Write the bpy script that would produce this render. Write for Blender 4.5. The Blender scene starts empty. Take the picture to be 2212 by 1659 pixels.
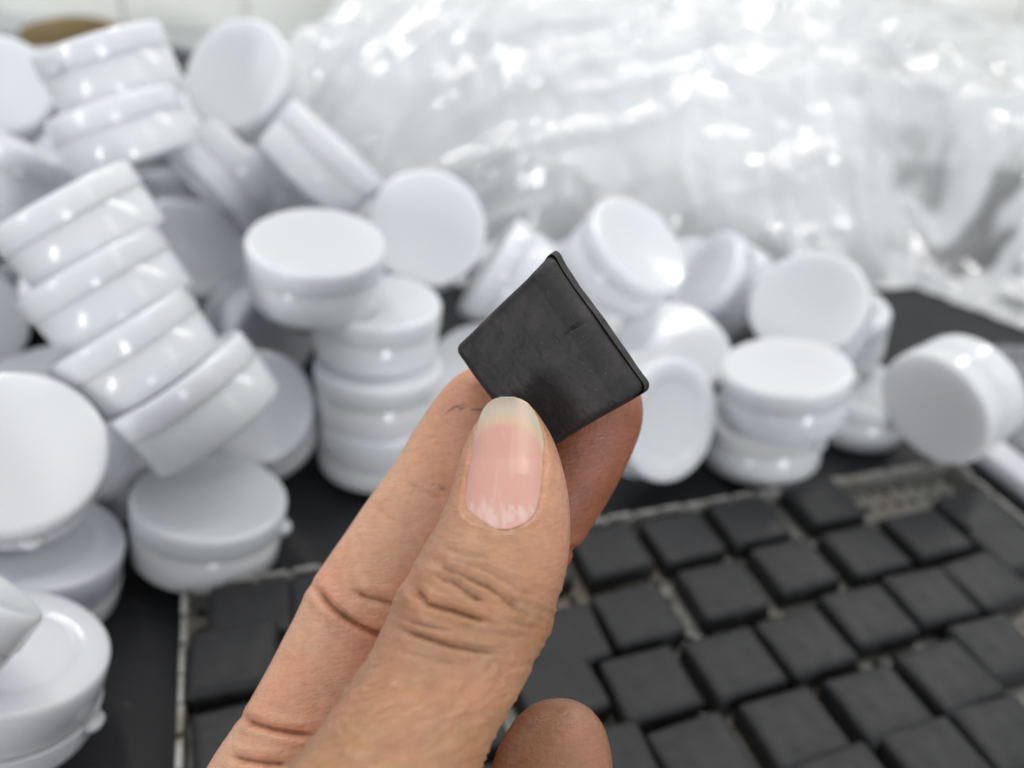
import bpy, bmesh, math, random
import numpy as np
from mathutils import Vector, Matrix, noise

WORLD_STRENGTH = 0.64
VOX = 0.36
NAIL_SLOPE = 0.03
CARD_LOC = (-0.352, 0.64, 0.0)
SK_THUMB = (0.43, 0.235, 0.132)
SK_THUMBTIP = (0.56, 0.29, 0.165)
SK_KNUCKLE = (0.37, 0.19, 0.09)
SK_INDEX = (0.69, 0.395, 0.25)
SK_INDEXTIP = (0.56, 0.21, 0.12)
SK_MIDDLE_SHADED = (0.29, 0.105, 0.052)  # reddish skin, darkened to paint in the shade of the held slab
SK_RING = (0.33, 0.16, 0.085)

sc = bpy.context.scene
COL = sc.collection
MM = 0.001

# ---------------------------------------------------------------- camera
F_PX, CX, CY = 1725.0, 1106.0, 829.5            # focal length and centre in a 2212 px wide frame
PITCH, ROLL = math.radians(33), math.radians(5)
fw = np.array([0, math.cos(PITCH), -math.sin(PITCH)])
up0 = np.array([0, math.sin(PITCH), math.cos(PITCH)])
rt0 = np.array([1.0, 0, 0])
rt = rt0 * math.cos(ROLL) + up0 * math.sin(ROLL)
up = -rt0 * math.sin(ROLL) + up0 * math.cos(ROLL)
CAM = np.array([0, 0, 200.0])                    # mm above the table
cd = bpy.data.cameras.new('camera')
cam = bpy.data.objects.new('camera', cd)
COL.objects.link(cam)
cam.matrix_world = Matrix((
    (rt[0], up[0], -fw[0], CAM[0] * MM), (rt[1], up[1], -fw[1], CAM[1] * MM),
    (rt[2], up[2], -fw[2], CAM[2] * MM), (0, 0, 0, 1)))
cd.sensor_width = 36
cd.lens = 36 * F_PX / 2212
cd.clip_start, cd.clip_end = 0.005, 20
cd.dof.use_dof = True
cd.dof.focus_distance = 0.133
cd.dof.aperture_fstop = 8.6
sc.camera = cam

# ---------------------------------------------------------------- light: a bright workroom with ceiling tubes
sc.view_settings.view_transform = 'Standard'
sc.view_settings.look = 'None'
sc.view_settings.exposure = 0.0
sc.view_settings.gamma = 1.0
world = bpy.data.worlds.new('World')
sc.world = world
world.use_nodes = True
bg = world.node_tree.nodes['Background']
bg.inputs['Color'].default_value = (0.90, 0.95, 1.0, 1)
bg.inputs['Strength'].default_value = WORLD_STRENGTH
def tube_light(x, y, z, watts, sx=1.2, sy=0.05, rz=0.0):
    l = bpy.data.lights.new('ceiling_tube', 'AREA')
    l.shape = 'RECTANGLE'; l.size = sx; l.size_y = sy
    l.energy = watts; l.color = (1.0, 0.985, 0.955)
    o = bpy.data.objects.new('ceiling_tube', l); COL.objects.link(o)
    o.location = (x, y, z); o.rotation_euler = (0, 0, rz)
    d = Vector((0, 0.25, 0.05)) - Vector((x, y, z))
    o.rotation_euler = d.to_track_quat('-Z', 'X').to_euler()
    return o
def window_light(x, y, z, watts, w, h):
    l = bpy.data.lights.new('window_light', 'AREA')
    l.shape = 'RECTANGLE'; l.size = w; l.size_y = h
    l.energy = watts; l.color = (.97, .985, 1.0)
    o = bpy.data.objects.new('window_light', l); COL.objects.link(o)
    d = Vector((0, .25, z)) - Vector((x, y, z))
    o.location = (x, y, z); o.rotation_euler = (math.pi / 2, 0, math.atan2(d.y, d.x) - math.pi / 2)
    return o
tube_light(-.50, .95, 1.25, 7.6, 1.2, .03)
tube_light(.60, .85, 1.25, 7.6, 1.2, .03)
tube_light(1.3, -.2, 1.5, 3, 1.2, .035)
window_light(-2.6, -4.2, .75, 76, .40, 1.7)
window_light(2.4, -4.4, .80, 82, .75, 1.5)
try:
    sc.cycles.use_denoising = True
    sc.cycles.max_bounces = 10
    sc.cycles.transparent_max_bounces = 24
    sc.cycles.caustics_reflective = False
    sc.cycles.caustics_refractive = False
    sc.cycles.sample_clamp_indirect = 6.0
except Exception:
    pass


# placement tables (mm): jars as centre and axis, slabs as row, column, x, y, angle, lift
VIS = [('farleft_disc', (-244.5, 368.6, 94.3, 0.3, -0.676, 0.673), 1),
 ('top_upper', (-158.4, 304.3, 125.4, -0.357, 0.111, 0.928), 1),
 ('top_lower', (-149.9, 289.1, 106.8, -0.384, 0.163, 0.909), 1),
 ('left_side', (-213.1, 303.9, 85.3, 0.352, 0.404, 0.844), 1),
 ('st1', (-140.2, 232.6, 93.7, -0.534, 0.106, 0.839), 1),
 ('st2', (-129.5, 221.8, 77.4, -0.549, 0.151, 0.822), 1),
 ('st3', (-118.1, 210.3, 62.5, -0.548, 0.132, 0.826), 1),
 ('st4', (-96.4, 199.2, 53.8, -0.582, 0.112, 0.806), 1),
 ('big_tilt', (-120.2, 342.8, 114.6, -0.253, -0.76, 0.598), 1),
 ('side_lid', (-127.5, 324.2, 80.4, -0.609, -0.608, -0.51), 1),
 ('small_side', (-82.7, 310.2, 95.4, 0.633, 0.328, 0.701), 1),
 ('round', (-40.6, 305.4, 71, 0.157, -0.782, 0.603), 1),
 ('bowl_top', (-71.5, 252.9, 77.2, 0.067, -0.103, 0.992), 1),
 ('pale_disc', (-142.2, 307.7, 49.4, 0.329, -0.502, 0.8), 1),
 ('shade_up', (-187.9, 381.7, 54.2, -0.022, 0.051, 0.998), 1),
 ('dim_base', (-109.4, 293.1, 25, 0.846, -0.525, 0.093), 0),
 ('pillar1', (-52.1, 258.4, 53, 0.041, 0.041, 0.998), 1),
 ('pillar2', (-49.6, 247.9, 32.7, 0.003, 0.081, 0.997), 1),
 ('pillar3', (-48.2, 243.6, 12.9, -0.017, -0.089, -0.996), 1),
 ('edge_lean', (-5.7, 309.2, 52.2, -0.871, 0.092, 0.482), 1),
 ('behind_tab', (-11.2, 273.1, 21.5, -0.204, -0.478, 0.854), 1),
 ('big_disc', (-136.6, 168.2, 50, 0.4, -0.423, 0.813), 1),
 ('left_edge', (-225.5, 273.3, 27.3, 0.683, -0.444, 0.58), 1),
 ('under_disc', (-134.7, 161.1, 17.6, 0.253, 0.176, 0.951), 0),
 ('front_left', (-118.4, 118.3, 24, 0.284, 0.277, 0.918), 0),
 ('lean_front', (-119.5, 105.4, 64.9, 0.413, 0.745, 0.524), 1),
 ('tab_jar', (-93.7, 187.4, 15.3, 0.154, 0.13, 0.979), 1),
 ('violet', (-94.2, 236.4, 21.5, 0.005, -0.519, 0.855), 1),
 ('shadow_low', (-133.1, 210.8, 22.6, -0.425, -0.4, 0.812), 1),
 ('rdouble', (42, 305.8, 67.7, 0.454, -0.333, 0.826), 1),
 ('rback', (92.5, 339.1, 43.2, -0.896, -0.083, 0.436), 1),
 ('rdisc', (121.7, 301.3, 52.4, -0.506, -0.503, 0.701), 1),
 ('rbody', (141.1, 321.6, 35, -0.197, 0.016, 0.98), 1),
 ('rarc1', (59.9, 319.1, 15.9, 0.177, -0.134, 0.975), 1),
 ('rarc2', (64.5, 289.9, 31.4, 0.082, -0.296, 0.952), 1),
 ('rbase', (53, 244.9, 32, 0.557, -0.724, 0.407), 0),
 ('rup', (103.3, 258.2, 40.6, -0.175, 0.061, 0.983), 1),
 ('rup2', (102.2, 264.3, 15.1, -0.16, 0.107, 0.981), 1),
 ('rtilt', (170.1, 264.7, 39.1, -0.819, -0.534, -0.211), 1),
 ('rfill', (151.7, 298.8, 11.6, 0.025, 0.023, 0.999), 1),
 ('btab', (28.5, 349.4, 28.8, -0.01, -0.623, 0.782), 1),
 ('gap_left', (-179.4, 248.5, 15.3, -0.186, 0.054, 0.981), 1),
 ('gap_mid', (-171.8, 312, 15.8, 0.204, 0.083, 0.975), 1)]
FILL = [(-106.8, 385.8, 20.7, 0.161, 0.436, 0.886),
 (-288.3, 429.8, 24.4, -0.552, -0.429, 0.716),
 (-245.4, 406, 24.2, -0.133, -0.991, 0.016),
 (-264.2, 360.7, 23.7, 0.22, -0.613, 0.759),
 (-153, 416.4, 25.7, -0.779, 0.587, -0.219),
 (-209.8, 362.6, 19.2, 0.281, -0.272, 0.92),
 (-81, 418.8, 25.4, 0.742, 0.238, 0.627),
 (-212.9, 429.6, 25.7, 0.739, 0.639, -0.213),
 (-71.3, 343.9, 20.6, 0.461, 0.044, -0.886),
 (-123.3, 335.4, 21.8, 0.5, 0.18, -0.847),
 (-233.3, 321.9, 20.8, 0.465, -0.072, -0.883),
 (-164.8, 362.9, 26, 0.816, -0.501, -0.288),
 (-143.5, 269.7, 27, -0.556, -0.826, -0.094),
 (-299.8, 406.9, 37, -0.658, -0.516, 0.549),
 (-190.1, 309.9, 42, -0.204, -0.007, 0.979),
 (-81.7, 348, 42, -0.562, -0.132, 0.817),
 (-242.5, 326.9, 42, -0.454, 0.268, 0.85),
 (-129.3, 392, 47, 0.275, -0.185, -0.943),
 (-243, 420, 57, -0.018, 0.579, 0.815),
 (-254.4, 373.6, 57, 0.152, -0.318, 0.936),
 (-83.8, 289.6, 57, 0.635, -0.555, 0.538),
 (-170.2, 426.1, 57, -0.539, 0.442, 0.717),
 (-157.4, 261.4, 62, -0.378, -0.371, 0.849),
 (-108, 370.2, 72, -0.703, 0.221, -0.676),
 (-204.3, 348.7, 72, -0.417, -0.434, 0.799),
 (-288.5, 425.5, 72, 0.017, 0.564, 0.826),
 (-154.7, 388.2, 77, 0.457, -0.153, 0.876),
 (-194.9, 425.9, 77, -0.203, 0.51, 0.836),
 (-242.7, 421.7, 87, 0.199, -0.519, -0.831),
 (-197.7, 390.4, 97, -0.223, 0.582, -0.782),
 (93.6, 383.8, 22, 0.364, -0.401, 0.841),
 (167.4, 393, 20.2, -0.422, -0.127, -0.897),
 (59.9, 398.9, 25.4, -0.901, 0.4, -0.166),
 (-7.1, 395.1, 17.6, 0.23, -0.208, -0.951),
 (145.9, 356.8, 26.2, 0.368, 0.859, -0.356)]
BAG = [(-32.9, 470.3, 19.2, 0.387, 0.025, 0.922),
 (93.3, 483.7, 19.5, -0.098, -0.392, 0.915),
 (163, 497.4, 24.2, -0.886, -0.463, -0.021),
 (25.3, 478.2, 20.6, -0.436, 0.141, -0.889),
 (200, 505, 22.1, 0.518, -0.18, -0.836),
 (-133.2, 483, 21.2, -0.063, -0.49, 0.869),
 (-153.2, 576.5, 19, -0.822, 0.542, 0.175),
 (-95.5, 482.2, 19, -0.931, 0.355, 0.085),
 (-149, 650.5, 26, -0.833, -0.107, 0.543),
 (121.9, 505.1, 26, 0.894, 0.433, 0.113),
 (-145.3, 534.3, 33, -0.219, 0.957, -0.192),
 (-25.5, 493.3, 40, -0.531, -0.068, -0.845),
 (214.5, 548.7, 40, -0.68, 0.185, 0.71),
 (48.4, 512, 47, -0.634, -0.482, 0.605),
 (81.2, 526.9, 47, 0.703, 0.306, -0.642),
 (-131.1, 591.2, 47, -0.354, -0.532, -0.769),
 (187.5, 532.9, 47, -0.692, 0.198, 0.695),
 (133.4, 542.8, 54, -0.35, 0.783, 0.514),
 (-124.6, 671.5, 54, 0.739, 0.672, 0.049),
 (-78.6, 501.9, 54, -0.629, -0.315, -0.71),
 (2.1, 511.3, 54, -0.908, -0.388, -0.158),
 (-112.1, 623.8, 61, 0.158, 0.195, -0.968),
 (-113.6, 523.6, 61, -0.794, 0.44, -0.419),
 (211, 588.5, 61, -0.312, 0.918, 0.245),
 (19.2, 545.1, 68, 0.067, 0.782, 0.62),
 (-43.7, 520.5, 68, 0.516, -0.3, -0.802),
 (140.3, 575.1, 68, -0.204, 0.533, 0.821),
 (-90.4, 574.1, 75, -0.042, 0.207, -0.978),
 (172.8, 610.4, 75, 0.424, 0.477, 0.77),
 (90.3, 571, 75, 0.469, -0.845, -0.256),
 (37.7, 591.4, 82, -0.53, -0.14, -0.836),
 (213.3, 638, 82, -0.39, 0.121, -0.913),
 (-73.1, 631.7, 82, -0.447, -0.421, -0.79),
 (86, 613.2, 82, -0.892, 0.092, 0.442),
 (-30.5, 573, 82, 0.038, 0.756, -0.653),
 (130.7, 646, 89, 0.066, 0.706, 0.706),
 (179.6, 674.9, 89, 0.705, 0.192, -0.682),
 (-76.6, 539, 89, -0.468, 0.503, -0.727),
 (-71.3, 676.2, 89, 0, 0.956, -0.294),
 (33.1, 652.9, 96, 0.605, -0.135, -0.785),
 (-25.7, 649.5, 96, -0.285, 0.438, -0.853),
 (81.9, 669.2, 96, 0.115, -0.111, 0.987),
 (48.2, 559.7, 103, 0.193, -0.588, 0.786),
 (-24.3, 685.9, 103, -0.204, -0.97, -0.129),
 (-7.7, 607.9, 103, 0.31, -0.748, -0.587),
 (-57.6, 585.7, 110, 0.564, -0.215, -0.797),
 (146.8, 676, 110, 0.365, 0.576, 0.732),
 (1.1, 561.2, 110, -0.156, 0.188, -0.97),
 (47.3, 610.5, 117, 0.32, -0.472, 0.821),
 (89.1, 648.4, 117, -0.371, 0.307, -0.876),
 (7.6, 653.1, 124, 0.54, 0.509, 0.67)]
SLABS = [(1, 1, -71.4, 158.6, 17.2, 0),
 (1, 2, -49.6, 165.9, 20.6, 0),
 (1, 3, 37.7, 196.5, 24, 0),
 (1, 4, 63.5, 205.9, 22.7, 0),
 (1, 5, 89.2, 217.6, 19.8, 0),
 (1, 6, 119.7, 231.6, 21.8, 0),
 (2, 1, -69.6, 140.2, 16.2, 2.5),
 (2, 2, 21.8, 158.9, 20.2, 0),
 (2, 3, 44.8, 169.8, 23.6, 0),
 (2, 4, 73.5, 183, 19.9, 0),
 (2, 5, 100.1, 196.8, 21.6, 0),
 (2, 6, 127.4, 207.4, 22.3, 0),
 (2, 7, 153.8, 219.1, 21.8, 0),
 (2, 8, 178.5, 233.4, 22.7, 0),
 (3, 1, -60.5, 117.6, 23.6, 0),
 (3, 2, 20.1, 141.1, 25, 0),
 (3, 3, 46.1, 144.9, 20.9, 0),
 (3, 4, 71.9, 154.7, 23.1, 0),
 (3, 5, 95.6, 164.7, 23.4, 0),
 (3, 6, 118.9, 177.8, 21, 0),
 (3, 7, 142.7, 188.4, 19.2, 0),
 (3, 8, 165.3, 197.7, 25.1, 0),
 (3, 9, 182.6, 215.7, 21, 0),
 (4, 1, 33.6, 119.2, 21.1, 0),
 (4, 2, 58, 124, 24.6, 0),
 (4, 3, 84.6, 134.9, 22.7, 0),
 (4, 4, 111.2, 145.4, 22, 0),
 (4, 5, 136.2, 156.9, 23.9, 0),
 (4, 6, 156.5, 169.5, 19.4, 0),
 (5, 1, 95.6, 118.7, 23.5, 0),
 (5, 2, 121.7, 129.3, 21.5, 0),
 (5, 3, 144.6, 138.6, 19.8, 0)]

# ---------------------------------------------------------------- helpers
def tag(o, label=None, cat=None, group=None, kind=None):
    if label: o['label'] = label
    if cat: o['category'] = cat
    if group: o['group'] = group
    if kind: o['kind'] = kind
    return o
def link(name, me, parent=None, m=None):
    o = bpy.data.objects.new(name, me); COL.objects.link(o)
    if parent is not None: o.parent = parent
    if m is not None and len(me.materials) == 0: me.materials.append(m)
    return o
def bm_mesh(name, bm, smooth=True):
    me = bpy.data.meshes.new(name); bm.to_mesh(me); bm.free()
    if smooth: me.polygons.foreach_set('use_smooth', [True] * len(me.polygons))
    return me
def np_mesh(name, V, Fc, smooth=True):
    me = bpy.data.meshes.new(name)
    me.from_pydata([tuple(v) for v in V], [], [tuple(int(i) for i in f) for f in Fc])
    if smooth: me.polygons.foreach_set('use_smooth', [True] * len(me.polygons))
    me.update()
    return me
def empty(name, loc):
    o = bpy.data.objects.new(name, None); COL.objects.link(o)
    o.location = loc; o.empty_display_size = 0.01
    return o
def vnoise(x, y, seed=0):
    """smooth value noise on arrays"""
    xi = np.floor(x).astype(np.int64); yi = np.floor(y).astype(np.int64)
    fx = x - xi; fy = y - yi
    fx = fx * fx * (3 - 2 * fx); fy = fy * fy * (3 - 2 * fy)
    def hsh(a, b):
        n = (a * 374761393 + b * 668265263 + seed * 1442695041) & 0xFFFFFFFF
        n = ((n ^ (n >> 13)) * 1274126177) & 0xFFFFFFFF
        return ((n ^ (n >> 16)) & 0xFFFF) / 65535.0
    a = hsh(xi, yi); b = hsh(xi + 1, yi); c = hsh(xi, yi + 1); d = hsh(xi + 1, yi + 1)
    return (a * (1 - fx) + b * fx) * (1 - fy) + (c * (1 - fx) + d * fx) * fy
def ridge(x, y, seed): return 1 - np.abs(2 * vnoise(x, y, seed) - 1)

class Mat:
    """small node helper round one Principled material"""
    def __init__(s, name, base=(.8, .8, .8), rough=.5, spec=.5):
        s.m = bpy.data.materials.new(name); s.m.use_nodes = True
        s.nt = s.m.node_tree; s.p = s.nt.nodes['Principled BSDF']
        s.p.inputs['Base Color'].default_value = (*base, 1)
        s.p.inputs['Roughness'].default_value = rough
        s.p.inputs['Specular IOR Level'].default_value = spec
        s.tc = None; s.nrm = None
    def n(s, t, **kw):
        x = s.nt.nodes.new(t)
        for k, v in kw.items():
            if hasattr(x, k): setattr(x, k, v)
            else: x.inputs[k.replace('_', ' ')].default_value = v
        return x
    def l(s, a, b): s.nt.links.new(a, b)
    def coord(s, scale=(1, 1, 1), rot=(0, 0, 0), kind='Object'):
        if s.tc is None: s.tc = s.n('ShaderNodeTexCoord')
        mp = s.n('ShaderNodeMapping')
        mp.inputs['Scale'].default_value = scale; mp.inputs['Rotation'].default_value = rot
        s.l(s.tc.outputs[kind], mp.inputs['Vector'])
        return mp.outputs['Vector']
    def noise(s, scale, detail=4, rough=.55, vec=None, dist=0.0):
        x = s.n('ShaderNodeTexNoise')
        x.inputs['Scale'].default_value = scale; x.inputs['Detail'].default_value = detail
        x.inputs['Roughness'].default_value = rough; x.inputs['Distortion'].default_value = dist
        s.l(vec if vec is not None else s.coord(), x.inputs['Vector'])
        return x.outputs['Fac']
    def ramp(s, fac, stops):
        r = s.n('ShaderNodeValToRGB'); e = r.color_ramp.elements
        while len(e) < len(stops): e.new(.5)
        for el, (p, c) in zip(e, stops):
            el.position = p; el.color = (*c, 1) if len(c) == 3 else c
        s.l(fac, r.inputs['Fac']); return r.outputs['Color']
    def mix(s, a, b, fac, mode='MIX'):
        x = s.n('ShaderNodeMix'); x.data_type = 'RGBA'; x.blend_type = mode
        for sock, v in ((x.inputs[6], a), (x.inputs[7], b), (x.inputs[0], fac)):
            if isinstance(v, (int, float)): sock.default_value = v
            elif isinstance(v, tuple): sock.default_value = (*v, 1)
            else: s.l(v, sock)
        return x.outputs[2]
    def attr(s, name):
        x = s.n('ShaderNodeAttribute'); x.attribute_name = name; return x.outputs['Color']
    def base(s, c): s.l(c, s.p.inputs['Base Color'])
    def bump(s, h, dist, strength=1.0):
        b = s.n('ShaderNodeBump'); b.inputs['Distance'].default_value = dist
        b.inputs['Strength'].default_value = strength
        s.l(h, b.inputs['Height'])
        if s.nrm is not None: s.l(s.nrm, b.inputs['Normal'])
        s.nrm = b.outputs['Normal']; s.l(s.nrm, s.p.inputs['Normal'])
    def sss(s, w, radius, scale=1.0):
        s.p.inputs['Subsurface Weight'].default_value = w
        s.p.inputs['Subsurface Radius'].default_value = radius
        s.p.inputs['Subsurface Scale'].default_value = scale

# ---------------------------------------------------------------- materials
def make_mats():
    M = {}
    m = Mat('white_plastic', (.72, .73, .755), .15, .5)
    m.sss(.6, (.012, .012, .013))
    oi = m.n('ShaderNodeObjectInfo')
    tone = m.ramp(oi.outputs['Random'], [(0, (.665, .685, .705)), (.5, (.72, .72, .735)), (1, (.69, .70, .745))])
    m.base(m.mix(tone, (.62, .62, .62), m.ramp(m.noise(150, 4, .7), [(.62, (0,) * 3), (.8, (.22,) * 3)])))
    m.bump(m.noise(70, 2), .0003, .25)
    r = m.ramp(m.noise(60, 3), [(.3, (.12,) * 3), (.75, (.25,) * 3)]); m.l(r, m.p.inputs['Roughness'])
    M['jar'] = m.m
    m = Mat('black_slab', (.02, .02, .021), .5, .30)
    m.base(m.ramp(m.noise(260, 5, .65), [(.3, (.0155, .0155, .0165)), (.75, (.0265, .0262, .0272))]))
    m.bump(m.noise(1500, 4, .6), .00006, .5)
    m.l(m.ramp(m.noise(180, 3), [(.3, (.47,) * 3), (.8, (.62,) * 3)]), m.p.inputs['Roughness'])
    M['slab'] = m.m
    m = Mat('held_slab', (.02, .02, .02), .55, .4)
    big = m.noise(150, 5, .62, dist=.4)
    c = m.ramp(big, [(.30, (.0105, .0098, .0105)), (.52, (.0195, .0165, .0160)), (.72, (.034, .028, .0265))])
    scr = m.noise(1, 3, .5, vec=m.coord((160, 2600, 400), (0, 0, .6)))
    c = m.mix(c, (.06, .055, .053), m.ramp(scr, [(.62, (0,) * 3), (.78, (.34,) * 3)]))
    dust = m.n('ShaderNodeTexVoronoi'); dust.inputs['Scale'].default_value = 620
    m.l(m.coord(), dust.inputs['Vector'])
    c = m.mix(c, (.12, .11, .10), m.ramp(dust.outputs['Distance'], [(.04, (.5,) * 3), (.10, (0,) * 3)]))
    m.base(c)
    m.bump(m.noise(420, 5, .6), .00030, .6)
    m.bump(m.noise(2600, 3, .6), .00004, .6)
    M['held'] = m.m
    m = Mat('table_top', (.012, .012, .0135), .62, .35)
    c = m.ramp(m.noise(25, 5), [(.3, (.010, .010, .0115)), (.8, (.017, .017, .019))])
    v = m.n('ShaderNodeTexVoronoi'); v.inputs['Scale'].default_value = 60
    m.l(m.coord(), v.inputs['Vector'])
    c = m.mix(c, (.07, .068, .065), m.ramp(v.outputs['Distance'], [(.035, (.8,) * 3), (.11, (0,) * 3)]))
    m.base(c); m.bump(m.noise(900, 3), .0001, .5)
    M['table'] = m.m
    m = Mat('tray_metal', (.3, .29, .26), .5, .5)
    n1 = m.noise(60, 5, .7)
    c = m.ramp(n1, [(.25, (.13, .125, .105)), (.5, (.27, .265, .235)), (.8, (.40, .40, .37))])
    c = m.mix(c, (.11, .08, .035), m.ramp(m.noise(22, 4), [(.46, (0,) * 3), (.66, (.8,) * 3)]))
    c = m.mix(c, (.03, .03, .028), m.ramp(m.noise(240, 3), [(.55, (0,) * 3), (.72, (.8,) * 3)]))
    m.base(c); m.p.inputs['Metallic'].default_value = .15; m.bump(m.noise(500, 4), .0002, .6)
    M['tray'] = m.m
    m = Mat('tray_rim', (.4, .4, .38), .45, .5)
    c = m.ramp(m.noise(120, 5, .7), [(.25, (.13, .125, .11)), (.5, (.29, .285, .265)), (.8, (.44, .44, .42))])
    c = m.mix(c, (.12, .10, .06), m.ramp(m.noise(35, 4), [(.55, (0,) * 3), (.72, (.8,) * 3)]))
    m.base(c); m.p.inputs['Metallic'].default_value = .25; m.bump(m.noise(600, 4), .0002, .6)
    M['rim'] = m.m
    m = Mat('white_tile', (.70, .70, .655), .3, .5)
    m.base(m.ramp(m.noise(7, 3), [(.3, (.80, .80, .75)), (.7, (.87, .87, .83))]))
    M['tile'] = m.m
    m = Mat('grout', (.58, .58, .54), .8, .3); m.base(m.ramp(m.noise(40, 4), [(.3, (.66, .66, .62)), (.7, (.76, .76, .72))])); M['grout'] = m.m
    m = Mat('grey_box', (.5, .51, .51), .45, .4); m.base(m.ramp(m.noise(14, 3), [(.3, (.46, .47, .47)), (.7, (.54, .55, .55))])); M['greybox'] = m.m
    m = Mat('brown_card', (.26, .19, .095), .8, .2)
    m.base(m.ramp(m.noise(22, 4), [(.3, (.20, .145, .07)), (.7, (.31, .23, .12))])); M['card'] = m.m
    m = Mat('soft_white', (.6, .6, .63), .5, .3); m.base(m.ramp(m.noise(40, 3), [(.3, (.50, .50, .54)), (.7, (.62, .62, .65))])); M['foam'] = m.m
    # clear plastic film: part see-through, part milky, with a strong gloss
    def film(name, clear_lo, clear_hi, milk):
        m = Mat(name, (.9, .91, .92), .16, .6)
        nt = m.nt; out = nt.nodes['Material Output']
        tr = m.n('ShaderNodeBsdfTransparent'); tr.inputs['Color'].default_value = (.97, .975, .98, 1)
        df = m.n('ShaderNodeBsdfDiffuse'); df.inputs['Color'].default_value = (*milk, 1)
        tl = m.n('ShaderNodeBsdfTranslucent'); tl.inputs['Color'].default_value = (*milk, 1)
        gl = m.n('ShaderNodeBsdfGlossy'); gl.inputs['Roughness'].default_value = .05
        gl.inputs['Color'].default_value = (1, 1, 1, 1)
        a = m.n('ShaderNodeMixShader'); a.inputs[0].default_value = .30
        m.l(df.outputs[0], a.inputs[1]); m.l(tl.outputs[0], a.inputs[2])
        b = m.n('ShaderNodeMixShader')
        f0 = m.ramp(m.noise(38, 5, .6, dist=.6), [(.3, (clear_lo,) * 3), (.7, (clear_hi,) * 3)])
        ca_ = m.n('ShaderNodeAttribute'); ca_.attribute_name = 'clear'
        f_ = m.n('ShaderNodeMath'); f_.operation = 'ADD'; f_.use_clamp = True
        m.l(f0, f_.inputs[0]); m.l(ca_.outputs['Fac'], f_.inputs[1]); f = f_.outputs[0]
        m.l(f, b.inputs[0]); m.l(a.outputs[0], b.inputs[1]); m.l(tr.outputs[0], b.inputs[2])
        fr = m.n('ShaderNodeFresnel'); fr.inputs['IOR'].default_value = 1.5
        g = m.n('ShaderNodeMath'); g.operation = 'MULTIPLY_ADD'
        g.inputs[1].default_value = .8; g.inputs[2].default_value = .04
        m.l(fr.outputs[0], g.inputs[0])
        c = m.n('ShaderNodeMixShader'); m.l(g.outputs[0], c.inputs[0])
        m.l(b.outputs[0], c.inputs[1]); m.l(gl.outputs[0], c.inputs[2])
        bp = m.n('ShaderNodeBump'); bp.inputs['Distance'].default_value = .002; bp.inputs['Strength'].default_value = .35
        m.l(m.noise(75, 3, .5, dist=.8), bp.inputs['Height'])
        for sh in (gl, fr, df): m.l(bp.outputs[0], sh.inputs['Normal'])
        m.l(c.outputs[0], out.inputs['Surface'])
        return m.m
    M['film'] = film('clear_film', .0, .09, (.97, .972, .975))
    M['film2'] = film('thin_clear_film', .45, .80, (.75, .75, .80))
    # skin: local axes of the hand are x right, y up, z towards the viewer
    m = Mat('skin', (.6, .35, .22), .42, .45)
    c = m.attr('tint')
    c = m.mix(c, (.62, .60, .60), m.ramp(m.noise(420, 5, .65), [(.35, (0,) * 3), (.75, (.46,) * 3)]), 'MULTIPLY')
    c = m.mix(c, (.78, .30, .20), m.ramp(m.noise(90, 4, .6), [(.42, (0,) * 3), (.75, (.24,) * 3)]))
    fl = m.noise(1, 4, .6, vec=m.coord((420, 1500, 700), (0, 0, -.45)))
    c = m.mix(c, (.70, .62, .56), m.ramp(fl, [(.30, (.32,) * 3), (.52, (0,) * 3)]), 'MULTIPLY')
    m.base(c)
    m.sss(.16, (.0026, .0010, .0005))
    fine = m.noise(1, 4, .6, vec=m.coord((420, 1500, 700), (0, 0, -.45)))
    m.bump(fine, .00036, .7)
    fine2 = m.noise(1, 3, .6, vec=m.coord((1500, 420, 700), (0, 0, -.75)))
    m.bump(fine2, .00018, .6)
    m.bump(m.noise(1700, 3, .6), .00007, .6)
    w = m.n('ShaderNodeTexWave'); w.inputs['Scale'].default_value = 780; w.inputs['Distortion'].default_value = 2.2
    w.inputs['Detail'].default_value = 2; w.inputs['Detail Scale'].default_value = .25
    m.l(m.coord((1, 1, 1), (0, 0, 1.15)), w.inputs['Vector'])
    wm = m.n('ShaderNodeMath'); wm.operation = 'MULTIPLY'
    sp = m.n('ShaderNodeAttribute'); sp.attribute_name = 'ridges'
    m.l(w.outputs['Fac'], wm.inputs[0]); m.l(sp.outputs['Fac'], wm.inputs[1])
    m.bump(wm.outputs[0], .00004, .55)
    m.l(m.ramp(m.noise(800, 3), [(.3, (.28,) * 3), (.75, (.45,) * 3)]), m.p.inputs['Roughness'])
    M['skin'] = m.m
    m = Mat('nail', (.7, .5, .45), .30, .5)
    c = m.attr('tint')
    st = m.noise(1, 3, .6, vec=m.coord((900, 40, 200), (0, 0, .05)))
    c = m.mix(c, (.93, .88, .80), m.ramp(st, [(.55, (0,) * 3), (.8, (.16,) * 3)]))
    m.base(c); m.sss(.2, (.0016, .0008, .0006))
    m.bump(st, .00010, .8)
    M['nail'] = m.m
    return M
M = make_mats()

# ---------------------------------------------------------------- setting
def quad_grid(x0, x1, y0, y1, n):
    xs = np.linspace(x0, x1, n); ys = np.linspace(y0, y1, n)
    V = [(x * MM, y * MM, 0) for y in ys for x in xs]
    Fc = [(j * n + i, j * n + i + 1, (j + 1) * n + i + 1, (j + 1) * n + i) for j in range(n - 1) for i in range(n - 1)]
    return V, Fc
V, Fc = quad_grid(-900, 1000, -500, 740, 12)
tb = link('table_top', np_mesh('table_top', V, Fc), None, M['table']); tb['kind'] = 'structure'

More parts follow.
